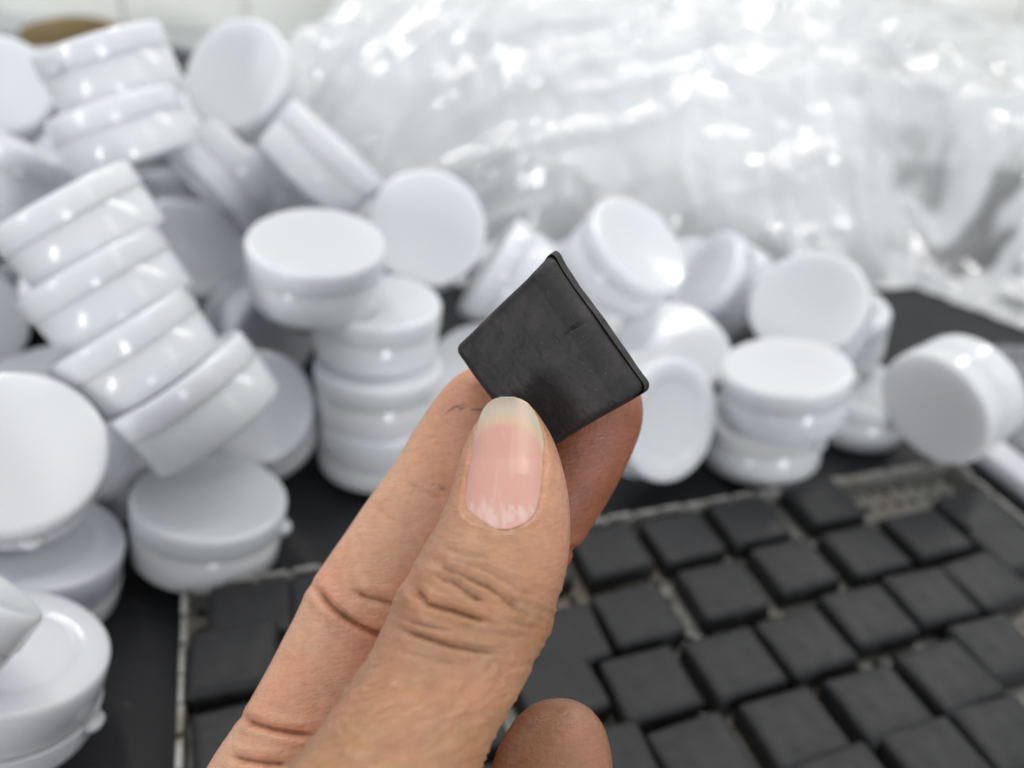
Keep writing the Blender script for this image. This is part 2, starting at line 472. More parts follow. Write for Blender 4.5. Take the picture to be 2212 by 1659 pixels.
def box_bm(bm, lo, hi, bev=0.0, seg=2):
    r = bmesh.ops.create_cube(bm, size=1)
    for v in r['verts']:
        v.co = Vector([(lo[k] + (v.co[k] + .5) * (hi[k] - lo[k])) * MM for k in range(3)])
    if bev:
        es = list({e for v in r['verts'] for e in v.link_edges})
        bmesh.ops.bevel(bm, geom=es, offset=bev * MM, segments=seg, profile=.6, affect='EDGES')

bm = bmesh.new(); box_bm(bm, (-900, 743, -40), (1000, 800, 500))
wall = link('wall', bm_mesh('wall', bm, False), None, M['grout']); wall['kind'] = 'structure'
bm = bmesh.new(); box_bm(bm, (-53.2, -4.5, -48.2), (53.2, 0, 48.2), 1.2)
tile_me = bm_mesh('tile', bm); tile_me.materials.append(M['tile'])
rng = random.Random(4)
for r_ in range(3):
    for c_ in range(17):
        t = link('tile', tile_me, wall)
        t.location = ((-850 + c_ * 108 + rng.uniform(-.4, .4)) * MM, 743 * MM, (104 + r_ * 98) * MM)
        t.rotation_euler = (rng.uniform(-.004, .004), 0, rng.uniform(-.004, .004))

# grey crate that stands along the wall behind the heap, its lid lip casting a dark line
crate = empty('storage_box', (-.25, .72, 0))
tag(crate, 'grey storage box standing against the tiled wall behind the heap of jars', 'box')
bm = bmesh.new(); box_bm(bm, (-330, -34, 0), (150, 20, 46), 2); link('box_body', bm_mesh('box_body', bm), crate, M['greybox'])
bm = bmesh.new(); box_bm(bm, (-334, -40, 50), (154, 21.5, 58), 2); link('box_lid', bm_mesh('box_lid', bm), crate, M['greybox'])

# brown cardboard offcut: a curved sheet leaning behind the jars
V = []; Fc = []; nu, nv = 26, 8
for k, off in enumerate((0, 3.0)):
    for j in range(nv):
        for i in range(nu):
            s = i / (nu - 1); t = j / (nv - 1)
            x = -52 + 104 * s
            hgt = 55 + 21 * math.sin(math.pi * min(1, .12 + s * .9)) ** .7
            V.append((x * MM, (off + 14 * math.sin(2.4 * s) + t * 9) * MM, t * hgt * MM))
def gi(k, j, i): return k * nu * nv + j * nu + i
for j in range(nv - 1):
    for i in range(nu - 1):
        Fc.append((gi(0, j, i), gi(0, j, i + 1), gi(0, j + 1, i + 1), gi(0, j + 1, i)))
        Fc.append((gi(1, j, i), gi(1, j + 1, i), gi(1, j + 1, i + 1), gi(1, j, i + 1)))
for i in range(nu - 1):
    Fc.append((gi(0, nv - 1, i), gi(0, nv - 1, i + 1), gi(1, nv - 1, i + 1), gi(1, nv - 1, i)))
    Fc.append((gi(0, 0, i), gi(1, 0, i), gi(1, 0, i + 1), gi(0, 0, i + 1)))
for j in range(nv - 1):
    for i in (0, nu - 1):
        Fc.append((gi(0, j, i), gi(0, j + 1, i), gi(1, j + 1, i), gi(1, j, i)))
cb = link('cardboard_piece', np_mesh('cardboard_piece', V, Fc), None, M['card'])
cb.location = CARD_LOC
tag(cb, 'brown cardboard piece leaning against the grey box behind the jar heap', 'cardboard')

# ---------------------------------------------------------------- tray with black slabs
A0 = math.atan2(266 - 164, 184 + 93)
TW, TD, RIMH = 293.0, 215.0, 10.0
tray = empty('tray', (-93 * MM, 164 * MM, 0)); tray.rotation_euler = (0, 0, A0)
tag(tray, 'worn shallow metal tray with perforated base holding rows of black slabs', 'tray')
def tray_base():
    p = 7.5; nx = int(TW // p); ny = int(TD // p); px = TW / nx; py = TD / ny
    V = []; Fc = []; idx = {}
    def vid(x, y, z):
        k = (round(x, 3), round(y, 3), z)
        if k not in idx: idx[k] = len(V); V.append((x * MM, y * MM, z * MM))
        return idx[k]
    R_ = random.Random(2)
    for i in range(nx):
        for j in range(ny):
            x0, y0 = i * px, -TD + j * py
            cx, cy = x0 + px / 2, y0 + py / 2; r = 1.7 + R_.uniform(-.25, .25)
            sq = [(x0, y0), (cx, y0), (x0 + px, y0), (x0 + px, cy), (x0 + px, y0 + py), (cx, y0 + py), (x0, y0 + py), (x0, cy)]
            an = [math.radians(a) for a in (225, 270, 315, 0, 45, 90, 135, 180)]
            o = [vid(x, y, 2.6) for x, y in sq]
            ih = [vid(cx + r * math.cos(a), cy + r * math.sin(a), 2.6) for a in an]
            il = [vid(cx + r * math.cos(a), cy + r * math.sin(a), 1.0) for a in an]
            for k in range(8):
                k2 = (k + 1) % 8
                Fc.append((o[k], o[k2], ih[k2], ih[k])); Fc.append((ih[k], ih[k2], il[k2], il[k]))
    return V, Fc
V, Fc = tray_base()
link('perforated_base', np_mesh('perforated_base', V, Fc, False), tray, M['tray'])
def rim_mesh(L, notch):
    bm = bmesh.new()
    box_bm(bm, (0, -1.0, .3), (L, 1.0, RIMH - 1.6), .25, 1)
    R_ = random.Random(int(L))
    x = .4
    while x < L - 2:
        w = notch - 1.9 + R_.uniform(-.6, .6)
        x1 = min(L - .4, x + w)
        hi = RIMH + R_.uniform(-.35, .35)
        box_bm(bm, (x, -.9 + R_.uniform(-.1, .1), RIMH - 1.9), (x1, .9 + R_.uniform(-.1, .1), hi), .3, 1)
        x = x1 + (1.9 if R_.random() > .2 else .5)
    return bm_mesh('rim', bm, False)
for nm, L, loc, rz in (('rim', TW, (0, 0, 0), 0), ('rim', TW, (0, -TD, 0), 0), ('rim', TD - 2.4, (-.2, -1.2, 0), -math.pi / 2), ('rim', TD - 2.4, (TW + .2, -1.2, 0), -math.pi / 2)):
    o = link(nm, rim_mesh(L, 10.5), tray, M['rim'])
    o.location = tuple(c * MM for c in loc); o.rotation_euler = (0, 0, rz)

def slab_mesh(name, wx, wy, th, pillow, seed, bev=1.3, n=22):
    """square cushion-edged slab, base at z=0, as one closed subdivided mesh"""
    bm = bmesh.new()
    bmesh.ops.create_cube(bm, size=1)
    bmesh.ops.subdivide_edges(bm, edges=bm.edges[:], cuts=n, use_grid_fill=True)
    R_ = random.Random(seed); off = Vector((R_.uniform(0, 50), R_.uniform(0, 50), 0))
    skx, sky = R_.uniform(-.5, .5), R_.uniform(-.5, .5)
    for v in bm.verts:
        x, y, z = v.co * 2
        # rounded box by superellipsoid shrink of the corners
        ex, ey, ez = abs(x), abs(y), abs(z)
        X, Y, Z = x * wx / 2, y * wy / 2, z * th / 2
        ix, iy, iz = wx / 2 - bev, wy / 2 - bev, th / 2 - bev
        qx = max(-ix, min(ix, X)); qy = max(-iy, min(iy, Y)); qz = max(-iz, min(iz, Z))
        d = Vector((X - qx, Y - qy, Z - qz)); l = d.length
        if l > 1e-6:
            m_ = max(abs(d.x), abs(d.y), abs(d.z))
            d = d * (m_ / l)
            # spread the rounding over the faces
            X, Y, Z = qx + d.x, qy + d.y, qz + d.z
        tt = (Z / th + .5)
        taper = 1 - .055 * max(0, tt) ** 1.4
        X *= taper; Y *= taper
        # pillow top and slightly bowed sides
        rr = (1 - (abs(X) / (wx / 2)) ** 2.5) * (1 - (abs(Y) / (wy / 2)) ** 2.5)
        if Z > 0: Z += pillow * max(0, rr) - .0
        X += skx * (Y / wy) + .22 * noise.noise(Vector((X, Y, Z)) * .13 + off)
        Y += sky * (X / wx) + .22 * noise.noise(Vector((X, Y, Z)) * .13 + off + Vector((9, 3, 1)))
        if Z > 0: Z += .10 * noise.noise(Vector((X, Y, 0)) * .16 + off)
        v.co = Vector((X * MM, Y * MM, (Z + th / 2) * MM))
    return bm_mesh(name, bm)
ORD = ['zeroth', 'first', 'second', 'third', 'fourth', 'fifth', 'sixth', 'seventh', 'eighth', 'ninth']
variants = [slab_mesh('black_slab', 24.8, 22.0, 7.9, .3, 10 + k, 1.9) for k in range(6)]
for me in variants: me.materials.append(M['slab'])
ROWSEEN = {1: 'row along the far rim', 2: 'second row from the far rim', 3: 'third row from the far rim', 4: 'fourth row from the far rim', 5: 'nearest row in view'}
SPECIAL = {(1, 1): 'black slab tucked in the far left corner of the metal tray',
           (2, 1): 'black slab riding up over the left rim of the metal tray',
           (3, 1): 'black slab by the left rim, in front of the one riding over it',
           (1, 2): 'black slab beside the corner slab, half hidden behind the index finger',
           (1, 6): 'black slab of the far row next to the empty patch of tray base',
           (2, 8): 'black slab in front of the empty patch, nearest the far right tray corner'}
hidden = [(-44 + 27.5 * i + 9.6 * j, 141 + 9.8 * i - 22.5 * j) for j in range(0, 5) for i in range(0, 3)] + [(-16, 177), (11, 187), (-49, 95), (-40, 72), (92, 96), (120, 106), (147, 115)]
for k, (x, y) in enumerate(hidden):
    if any(math.hypot(x - q[2], y - q[3]) < 23.5 for q in SLABS): continue
    o = link('black_slab', variants[k % 6])
    o.location = (x * MM, y * MM, 2.9 * MM); o.rotation_euler = (0, 0, A0 + rng.uniform(-.05, .05))
    tag(o, 'black slab lying in the tray underneath the holding hand', 'slab', 'black slabs under the hand')
for k, (r_, c_, x, y, a, lift) in enumerate(SLABS):
    o = link('black_slab', variants[k % 6])
    o.location = (x * MM, y * MM, (2.9 + lift) * MM)
    o.rotation_euler = (math.radians(3) if lift else 0, math.radians(-5) if lift else 0, math.radians(a) + (math.pi if k % 2 else 0))
    lab = SPECIAL.get((r_, c_)) or f'{ORD[c_]} black slab from the left in the {ROWSEEN[r_]} of the tray'
    tag(o, lab, 'slab', 'black slabs laid in rows in the tray')

# white strip lying outside the right rim of the tray
bm = bmesh.new(); box_bm(bm, (-8, -150, 0), (8, 30, 9), 3.5, 4)
for v in bm.verts:
    v.co.x += .002 * math.sin(v.co.y * 60); v.co.z += .0
o = link('foam_strip', bm_mesh('foam_strip', bm), None, M['foam']); o.location = (.2105, .262, .0005); o.rotation_euler = (0, 0, A0 + .05)
tag(o, 'soft white strip lying on the table along the right rim of the tray', 'strip')

# ---------------------------------------------------------------- jars
R_LID, R_BODY, JH, LIDH = 23.7, 23.15, 21.8, 8.4
def lathe(bm, prof, n=56, close_top=True, close_bot=True):
    rings = []
    for r, z in prof:
        rings.append([bm.verts.new((r * MM * math.cos(2 * math.pi * i / n), r * MM * math.sin(2 * math.pi * i / n), z * MM)) for i in range(n)])
    for a, b in zip(rings, rings[1:]):
        for i in range(n):
            bm.faces.new((a[i], a[(i + 1) % n], b[(i + 1) % n], b[i]))
    if close_bot: bm.faces.new(list(reversed(rings[0])))
    if close_top: bm.faces.new(rings[-1])
def arc(cx, cz, r, a0, a1, n=5):
    return [(cx + r * math.cos(math.radians(a0 + (a1 - a0) * k / n)), cz + r * math.sin(math.radians(a0 + (a1 - a0) * k / n))) for k in range(n + 1)]
h2 = JH / 2
bm = bmesh.new()
prof = [(.6, -h2 + 1.1), (14, -h2 + 1.1), (15.0, -h2 + .9), (15.8, -h2 + .25)] + arc(R_BODY - 1.5 - .3, -h2 + 1.5, 1.5, -90, -8, 5) + [(R_BODY, h2 - LIDH - .7), (R_BODY - .35, h2 - LIDH - .35), (R_BODY - .45, h2 - LIDH + .2), (R_BODY - .5, h2 - 3)]
lathe(bm, prof, close_top=True); bmesh.ops.recalc_face_normals(bm, faces=bm.faces)
body_me = bm_mesh('jar_body', bm); body_me.materials.append(M['jar'])
bm = bmesh.new()
zb = h2 - LIDH
prof = [(R_BODY - .4, zb + .3)] + arc(R_LID - .55, zb + .55, .55, -90, 0, 3) + [(R_LID - .12, h2 - 2.2)] + arc(R_LID - .12 - 1.7, h2 - 1.7, 1.7, 0, 90, 6) + [(R_LID - 2.6, h2 - .12), (R_LID - 3.8, h2 - .30), (17.5, h2 - .62), (14.5, h2 - .98), (11, h2 - 1.33), (7.5, h2 - 1.58), (4, h2 - 1.72), (.5, h2 - 1.77)]
lathe(bm, prof, close_bot=False); bmesh.ops.recalc_face_normals(bm, faces=bm.faces)
# the little pull tab at the lower edge of the lid
tabv = []
for zz, sc_ in ((zb + .15, 1), (zb + 1.9, .92), (zb + 2.5, .7)):
    ring = []
    for k in range(9):
        a = math.radians(-90 + 180 * k / 8)
        ring.append(bm.verts.new(((R_LID - .7 + 3.4 * sc_ * math.cos(a)) * MM, 3.6 * sc_ * math.sin(a) * MM, zz * MM)))
    tabv.append(ring)
for a, b in zip(tabv, tabv[1:]):
    for k in range(8): bm.faces.new((a[k], a[k + 1], b[k + 1], b[k]))
bm.faces.new(tabv[-1]); bm.faces.new(list(reversed(tabv[0])))
lid_me = bm_mesh('lid', bm); lid_me.materials.append(M['jar'])

jar0 = empty('jar', (0, 0, 0))
parts0 = [link('lid', lid_me, jar0), link('jar_body', body_me, jar0)]
first = [True]
rj = random.Random(11)
def place_jar(c, axis, lid_end, label, group, roll=None):
    if first[0]:
        j = jar0; first[0] = False
    else:
        j = jar0.copy(); COL.objects.link(j)
        for p in parts0:
            q = p.copy(); COL.objects.link(q); q.parent = j
    z = Vector(axis).normalized()
    if not lid_end: z = -z
    ref = Vector(roll) if roll else Vector((rj.uniform(-1, 1), rj.uniform(-1, 1), rj.uniform(-1, 1)))
    x = (ref - z * ref.dot(z)).normalized(); y = z.cross(x)
    j.matrix_world = Matrix(((x.x, y.x, z.x, c[0] * MM), (x.y, y.y, z.y, c[1] * MM), (x.z, y.z, z.z, c[2] * MM), (0, 0, 0, 1)))
    tag(j, label, 'jar', group)
    return j
JLAB = {
'farleft_disc': 'white jar cut off at the left edge, lid out, beside the topmost pair',
'top_upper': 'upper jar of the tilted pair at the very top left of the heap',
'top_lower': 'lower jar of the tilted pair at the top left, with two bright vertical glints',
'left_side': 'white jar seen from the side, cut by the left edge below the topmost pair',
'st1': 'topmost jar of the leaning stack of four on the left',
'st2': 'second jar from the top in the leaning stack of four',
'st3': 'third jar from the top in the leaning stack of four',
'st4': 'bottom jar of the leaning stack of four',
'big_tilt': 'white jar tilted back with oval lid, highest one next to the plastic bag',
'side_lid': 'white jar on its side, lid rim down left, under the tilted oval lid',
'small_side': 'white jar lying tilted against the edge of the plastic bag',
'round': 'white jar whose lid shows as a full bright circle left of the slab tip',
'bowl_top': 'white jar standing level on top of the upright column of jars',
'pale_disc': 'pale grey lid facing out between the leaning stack and the column',
'shade_up': 'white jar upright in shade beneath the topmost tilted pair',
'dim_base': 'dim grey jar on its side wedged between leaning stack and upright column',
'pillar1': 'second jar from the top of the upright column, sticking out to the right',
'pillar2': 'third jar from the top of the upright column',
'pillar3': 'bottom jar of the upright column, standing lid down on the table',
'edge_lean': 'white jar leaning on its edge just behind the top left of the held slab',
'behind_tab': 'bluish lid facing out between the upright column and the held slab',
'big_disc': 'large round lid facing out with one bright glint at the left edge',
'left_edge': 'white lid just peeping in at the left edge beside the leaning stack',
'under_disc': 'upside down jar beneath the large round lid with the glint',
'front_left': 'nearest jar at bottom left, upside down with its lid tab pointing right',
'lean_front': 'white jar leaning in over the nearest bottom left jar',
'tab_jar': 'white jar standing level at the front with small tab on its right',
'violet': 'bluish lid facing out behind the front level jar, with a small glint',
'shadow_low': 'dark shaded jar low behind the large round lid and leaning stack',
'rdouble': 'white jar tilted with a double rim, above right of the held slab',
'rback': 'white jar lying back beside the tilted double rim jar',
'rdisc': 'white lid facing out at the right end of the back row of loose jars',
'rbody': 'white jar end poking out right onto the bare black table',
'rarc1': 'white jar arching just behind the right corner of the held slab',
'rarc2': 'rear jar of the two arching beside the right corner of the held slab',
'rbase': 'jar on its side showing a ringed base, right of the middle fingertip',
'rup': 'upper jar of the upright pair behind the tray',
'rup2': 'lower jar of the upright pair behind the tray',
'rtilt': 'rightmost loose jar, tilted on edge behind the far tray corner',
'rfill': 'shaded white jar between the upright pair and the rightmost jar',
'gap_left': 'shaded jar deep in the gap between the left edge and the leaning stack',
'gap_mid': 'shaded jar low in the gap behind the leaning stack',
'btab': 'white jar partly hidden behind the top of the held slab'}
CAMX = tuple(rt)
for nm, row, le in VIS:
    place_jar(row[:3], row[3:], le, JLAB[nm], 'loose white jars heaped on the table', CAMX if nm in ('tab_jar', 'front_left') else None)
for row in FILL:
    place_jar(row[:3], row[3:], rj.random() < .6, 'white jar mostly buried in the shade inside the heap', 'jars buried in the heap')
for row in BAG:
    place_jar(row[:3], row[3:], rj.random() < .6, 'white jar blurred inside the big clear plastic bag', 'jars inside the clear bag')

# ---------------------------------------------------------------- the big clear bag
TOE = np.array([(-150, 440), (-60, 425), (0, 428), (60, 440), (120, 440), (190, 445), (240, 455), (290, 410), (340, 385), (460, 370)], float)
def toe(x): return np.interp(x, TOE[:, 0], TOE[:, 1])
def bag_h(x, y):
    s = y - toe(x); s2 = x + 212 - 26 * vnoise(y / 38, y * 0 + .5, 19) - 12 * vnoise(y / 14, y * 0 + .5, 20)
    t = np.maximum(np.minimum(s, s2 * 1.6), 0)
    h = np.interp(x, [-200, 0, 200, 300, 420], [150, 168, 160, 140, 120]) * (1 - np.exp(-t / np.interp(x, [0, 200, 300], [75, 95, 110])))
    flat = np.clip((x - 205) / 60, 0, 1)
    w = np.clip((s - 30) / 80, 0, 1); w = w * w * (3 - 2 * w)
    return h * (1 - flat * (1 - w)) + 6 * flat * (1 - w) * np.clip(s / 10, 0, 1)
def bag_mesh(nx, ny):
    U, W = np.meshgrid(np.linspace(0, 1, nx), np.linspace(0, 1, ny))
    X = -213 + 687 * U
    T = toe(X) + 9 * (vnoise(X / 22, X * 0, 5) - .5) * (X > 150)
    Y = T + (712 - T) * W ** 1.15
    Z = bag_h(X, Y)
    # folds and crumples: ridged creases running away from the bag's neck, finer ones over them
    dx, dy = X + 200, Y - 380
    ang = np.arctan2(dy, dx); rad = np.hypot(dx, dy)
    lift = np.clip(Z / 25, .12, 1)
    cr = 9 * (ridge(ang * 9, rad / 150, 1) ** 3 - .25) + 5 * (ridge(ang * 21, rad / 95, 2) ** 3 - .25)
    wx = X + 9 * vnoise(X / 30, Y / 30, 8); wy = Y + 9 * vnoise(X / 30, Y / 30, 9)
    cr2 = 6 * (ridge(wx / 46, wy / 34, 3) ** 2.5 - .3) + 3.2 * (ridge(wx / 21 + wy / 60, wy / 24, 4) ** 3 - .25) + 1.3 * (ridge(wx / 10, wy / 9, 6) ** 3 - .25)
    wgt = np.clip((X + 60) / 160, 0, 1)
    D = cr * (1 - .65 * wgt) + cr2 * (.35 + .65 * wgt)
    Z = np.maximum(Z + D * lift, .7 + 1.2 * vnoise(X / 6, Y / 6, 12))
    Y = Y - .45 * D * lift
    V = np.stack([X, Y, Z], -1).reshape(-1, 3) * MM
    idx = np.arange(nx * ny).reshape(ny, nx)
    Fc = np.stack([idx[:-1, :-1], idx[:-1, 1:], idx[1:, 1:], idx[1:, :-1]], -1).reshape(-1, 4)
    me = np_mesh('plastic_bag', V, Fc)
    side = np.clip((X - 175) / 130, 0, 1) * np.clip(1.25 - (Y - toe(X)) / 190, .25, 1)
    nz = .55 * vnoise(X / 19 + Y / 40, Y / 16 - X / 45, 15) + .45 * vnoise(X / 8 - Y / 25, Y / 8 + X / 30, 16)
    clr = side * (.06 + .85 * np.clip((nz - .50) * 4.5, 0, 1))
    at = me.attributes.new('clear', 'FLOAT', 'POINT'); at.data.foreach_set('value', clr.reshape(-1).astype(np.float32))
    return me
bag = link('plastic_bag', bag_mesh(340, 190), None, M['film'])
tag(bag, 'big crumpled clear plastic bag full of white jars behind the loose heap', 'plastic bag')
def small_bag(nx=70, ny=90):
    U, W = np.meshgrid(np.linspace(-1, 1, nx), np.linspace(-1, 1, ny))
    X = 42 * U + 6 * (vnoise(W * 3 + 9, U, 21) - .5); Y = 46 * W + 6 * (vnoise(U * 3 + 4, W, 22) - .5)
    dome = np.clip(1 - U ** 2, 0, 1) ** .6 * np.clip(1 - W ** 2, 0, 1) ** .6
    Z = 1 + dome * (7 + 13 * ridge(X / 9 + Y / 40, Y / 55, 23) ** 2 + 6 * ridge(X / 4 + Y / 22, Y / 30, 24) ** 2)
    V = np.stack([X, Y, Z], -1).reshape(-1, 3) * MM
    idx = np.arange(nx * ny).reshape(ny, nx)
    return np_mesh('plastic_wrap', V, np.stack([idx[:-1, :-1], idx[:-1, 1:], idx[1:, 1:], idx[1:, :-1]], -1).reshape(-1, 4))
o = link('plastic_wrap', small_bag(), None, M['film2']); o.location = (.252, .325, .0005); o.rotation_euler = (0, 0, .5)
tag(o, 'small pleated scrap of clear plastic wrap on the table right of the tray', 'plastic wrap')

# ---------------------------------------------------------------- the held slab
def P(u, v, d):
    """camera-frame point in mm (x right, y up, z towards the viewer) for a picture point at depth d"""
    return np.array([(u - CX) / F_PX * d, -(v - CY) / F_PX * d, -d])
HANDM = Matrix(((rt[0], up[0], -fw[0], CAM[0] * MM), (rt[1], up[1], -fw[1], CAM[1] * MM), (rt[2], up[2], -fw[2], CAM[2] * MM), (0, 0, 0, 1)))
pT, pL, pB, pR = P(1186, 566, 133.6), P(988, 741, 142.6), P(1138, 1000, 142.2), P(1369, 830, 132.6)
cen = (pT + pL + pB + pR) / 4
ex = ((pT + pR) - (pL + pB)); ex /= np.linalg.norm(ex)         # from the left edge to the right edge
ey = ((pL + pT) - (pB + pR)); ey -= ex * ey.dot(ex); ey /= np.linalg.norm(ey)
ez = np.cross(ex, ey)
wxs = (np.linalg.norm(pT - pL) + np.linalg.norm(pR - pB)) / 2; wys = (np.linalg.norm(pT - pR) + np.linalg.norm(pL - pB)) / 2
HT_ = 8.2
def held_mesh():
    me = slab_mesh('held_slab', wxs * 1.03, wys * 1.03, HT_, .35, 77, 1.5, 110)
    bm = bmesh.new(); bm.from_mesh(me)
    for v in bm.verts:
        x, y, z = v.co / MM
        sx, sy = x / (wxs / 2), y / (wys / 2)
        # drawn-out tip at the top right corner, pinched edge ridge along the right side, bowed sides
        nz = noise.noise(Vector((y * .35, z * .3, 4.2)))
        if sx > .9: x += (.22 + .25 * nz) * math.exp(-((z - 1.6 - .5 * nz) / 1.1) ** 2)
        if z > HT_ * .5: z += .10 * noise.noise(Vector((x * .45, y * .45, 1.7))) + .05 * noise.noise(Vector((x * 1.3, y * 1.3, 5.1)))
        k = max(0, sx) ** 6 * max(0, sy) ** 6
        x += .9 * k; y += 1.5 * k
        kR = max(0, 1 + sx) * max(0, 1 - sy) / 4; kT = max(0, 1 + sx) * max(0, 1 + sy) / 4
        x += -.85 * kR + .30 * kT; y += -2.3 * kR + .7 * kT
        x -= .35 * (1 - sy * sy) * (1 if sx < -.8 else 0)
        if z > HT_ * .45:
            t = max(0, min(1, (sx - (.66 + .04 * sy)) / .32))
            z -= 3.4 * t ** 1.25
        # small dent near the right edge
        ddx, ddy = (x - wxs * .37), (y - wys * .05)
        al = ddx * .97 - ddy * .24; ac = ddx * .24 + ddy * .97
        if z > HT_ * .5: z += -1.1 * math.exp(-(al / 1.2) ** 2) * max(0, 1 - abs(ac) / .40)
        v.co = Vector((x * MM, y * MM, z * MM))
    bm.to_mesh(me); bm.free()
    me.polygons.foreach_set('use_smooth', [True] * len(me.polygons))
    me.materials.append(M['held'])
    return me
hs = link('black_slab', held_mesh())
org = cen - ez * HT_
hs.matrix_world = HANDM @ Matrix(((ex[0], ey[0], ez[0], org[0] * MM), (ex[1], ey[1], ez[1], org[1] * MM), (ex[2], ey[2], ez[2], org[2] * MM), (0, 0, 0, 1)))
tag(hs, 'dark square slab held up on its corner between thumb and fingers', 'slab')

# ---------------------------------------------------------------- the hand
def catmull(S, n):
    S = np.array(S, float); k = len(S)
    ts = np.linspace(0, k - 1, n); out = []
    for t in ts:
        i = min(int(t), k - 2); f = t - i
        p0, p1, p2, p3 = S[max(i - 1, 0)], S[i], S[i + 1], S[min(i + 2, k - 1)]
        out.append(.5 * (2 * p1 + (p2 - p0) * f + (2 * p0 - 5 * p1 + 4 * p2 - p3) * f * f + (3 * p1 - p0 - 3 * p2 + p3) * f ** 3))
    return np.array(out)
def loft(C_, hw, ht, wref, n=40, power=2.15):
    """closed tube through centres C_ (mm) with half widths hw along wref and half thicknesses ht"""
    V = []; Fc = []; m = len(C_)
    T = np.gradient(C_, axis=0)
    for i in range(m):
        t = T[i] / np.linalg.norm(T[i])
        w = wref[i] - t * t.dot(wref[i]); w /= np.linalg.norm(w)
        b = np.cross(t, w)
        for k in range(n):
            a = 2 * math.pi * k / n; c, s = math.cos(a), math.sin(a)
            c = math.copysign(abs(c) ** (2 / power), c); s = math.copysign(abs(s) ** (2 / power), s)
            V.append(C_[i] + w * hw[i] * c + b * ht[i] * s)
    for i in range(m - 1):
        for k in range(n):
            k2 = (k + 1) % n
            Fc.append((i * n + k, i * n + k2, (i + 1) * n + k2, (i + 1) * n + k))
    V.append(C_[0]); V.append(C_[-1])
    for k in range(n):
        Fc.append((m * n, (k + 1) % n, k)); Fc.append((m * n + 1, (m - 1) * n + k, (m - 1) * n + (k + 1) % n))
    return V, Fc
def px_tube(S, steps=60):
    S = catmull(S, steps)
    C_ = np.array([P(u, v, d) for u, v, hw, d, ht in S])
    hw = np.maximum(S[:, 2] * S[:, 3] / F_PX, .2); ht = np.maximum(S[:, 4], .2)
    T = np.gradient(C_, axis=0)
    wref = np.array([np.cross(t, [0, 0, 1.0]) for t in T])
    return C_, hw, ht, wref
THUMB = [(1097, 872, 22, 135.0, 1.6), (1098, 884, 48, 134.8, 3.2), (1100, 912, 70, 134.0, 5.0), (1101, 955, 94, 132.6, 6.6), (1102, 1010, 112, 131.0, 7.8),
         (1101, 1070, 127, 129.3, 8.6), (1094, 1130, 139, 127.6, 9.0), (1080, 1190, 149, 125.8, 9.3), (1061, 1238, 156, 124.4, 9.8), (1040, 1290, 163, 122.8, 10.0),
         (1012, 1345, 163, 121.2, 9.9), (980, 1410, 164, 119.5, 9.7), (938, 1490, 160, 117.5, 10), (889, 1580, 169, 115, 11), (836, 1680, 183, 112.5, 12.5),
         (768, 1800, 205, 109, 14), (690, 1930, 235, 106, 16), (665, 2080, 262, 105.5, 17), (650, 2260, 265, 104, 16.5), (640, 2400, 250, 103, 14)]
INDEX = [(1092, 806, 24, 155, 1.5), (1084, 820, 56, 155, 3.5), (1064, 850, 82, 155.5, 5.4), (1042, 885, 95, 156, 6.6), (1005, 945, 102, 156, 7.4), (963, 1022, 106, 155.5, 7.8),
         (915, 1100, 110, 154.5, 8), (862, 1180, 112, 153.5, 8.2), (808, 1262, 115, 152, 8.6), (768, 1328, 116, 150.5, 8.7), (728, 1400, 112, 149, 8.6), (684, 1480, 110, 147, 8.8),
         (646, 1555, 112, 145, 9.2), (612, 1622, 119, 143, 9.8), (578, 1690, 130, 141, 10.5), (545, 1780, 145, 138, 11)]
MIDDLE = [(1340, 812, 24, 152, 1.5), (1333, 828, 58, 152, 3.6), (1315, 862, 83, 152.2, 5.6), (1292, 905, 96, 152.8, 6.8), (1258, 965, 103, 153.2, 7.6), (1226, 1026, 103, 153, 7.9),
          (1193, 1082, 101, 152.4, 7.9), (1163, 1132, 98, 151.6, 7.7), (1140, 1170, 97, 151, 7.6), (1115, 1212, 104, 150.6, 8.2), (1078, 1280, 111, 150, 8.7), (1040, 1350, 113, 150, 8.7), (985, 1470, 117, 147, 8.8),
          (925, 1600, 125, 143, 9.5), (865, 1740, 135, 139, 10.5)]
RING = [(1198, 1512, 26, 143, 1.6), (1199, 1524, 58, 142.5, 3.6), (1201, 1552, 90, 141.5, 6), (1202, 1592, 112, 140.5, 7.6), (1198, 1640, 126, 139.5, 8.4), (1188, 1700, 134, 138.5, 8.6),
        (1168, 1780, 136, 137.5, 8.8), (1130, 1890, 126, 136, 9), (1080, 2010, 130, 134, 9.5)]
tubes = [px_tube(THUMB, 90), px_tube(INDEX, 80), px_tube(MIDDLE, 80), px_tube(RING, 50)]
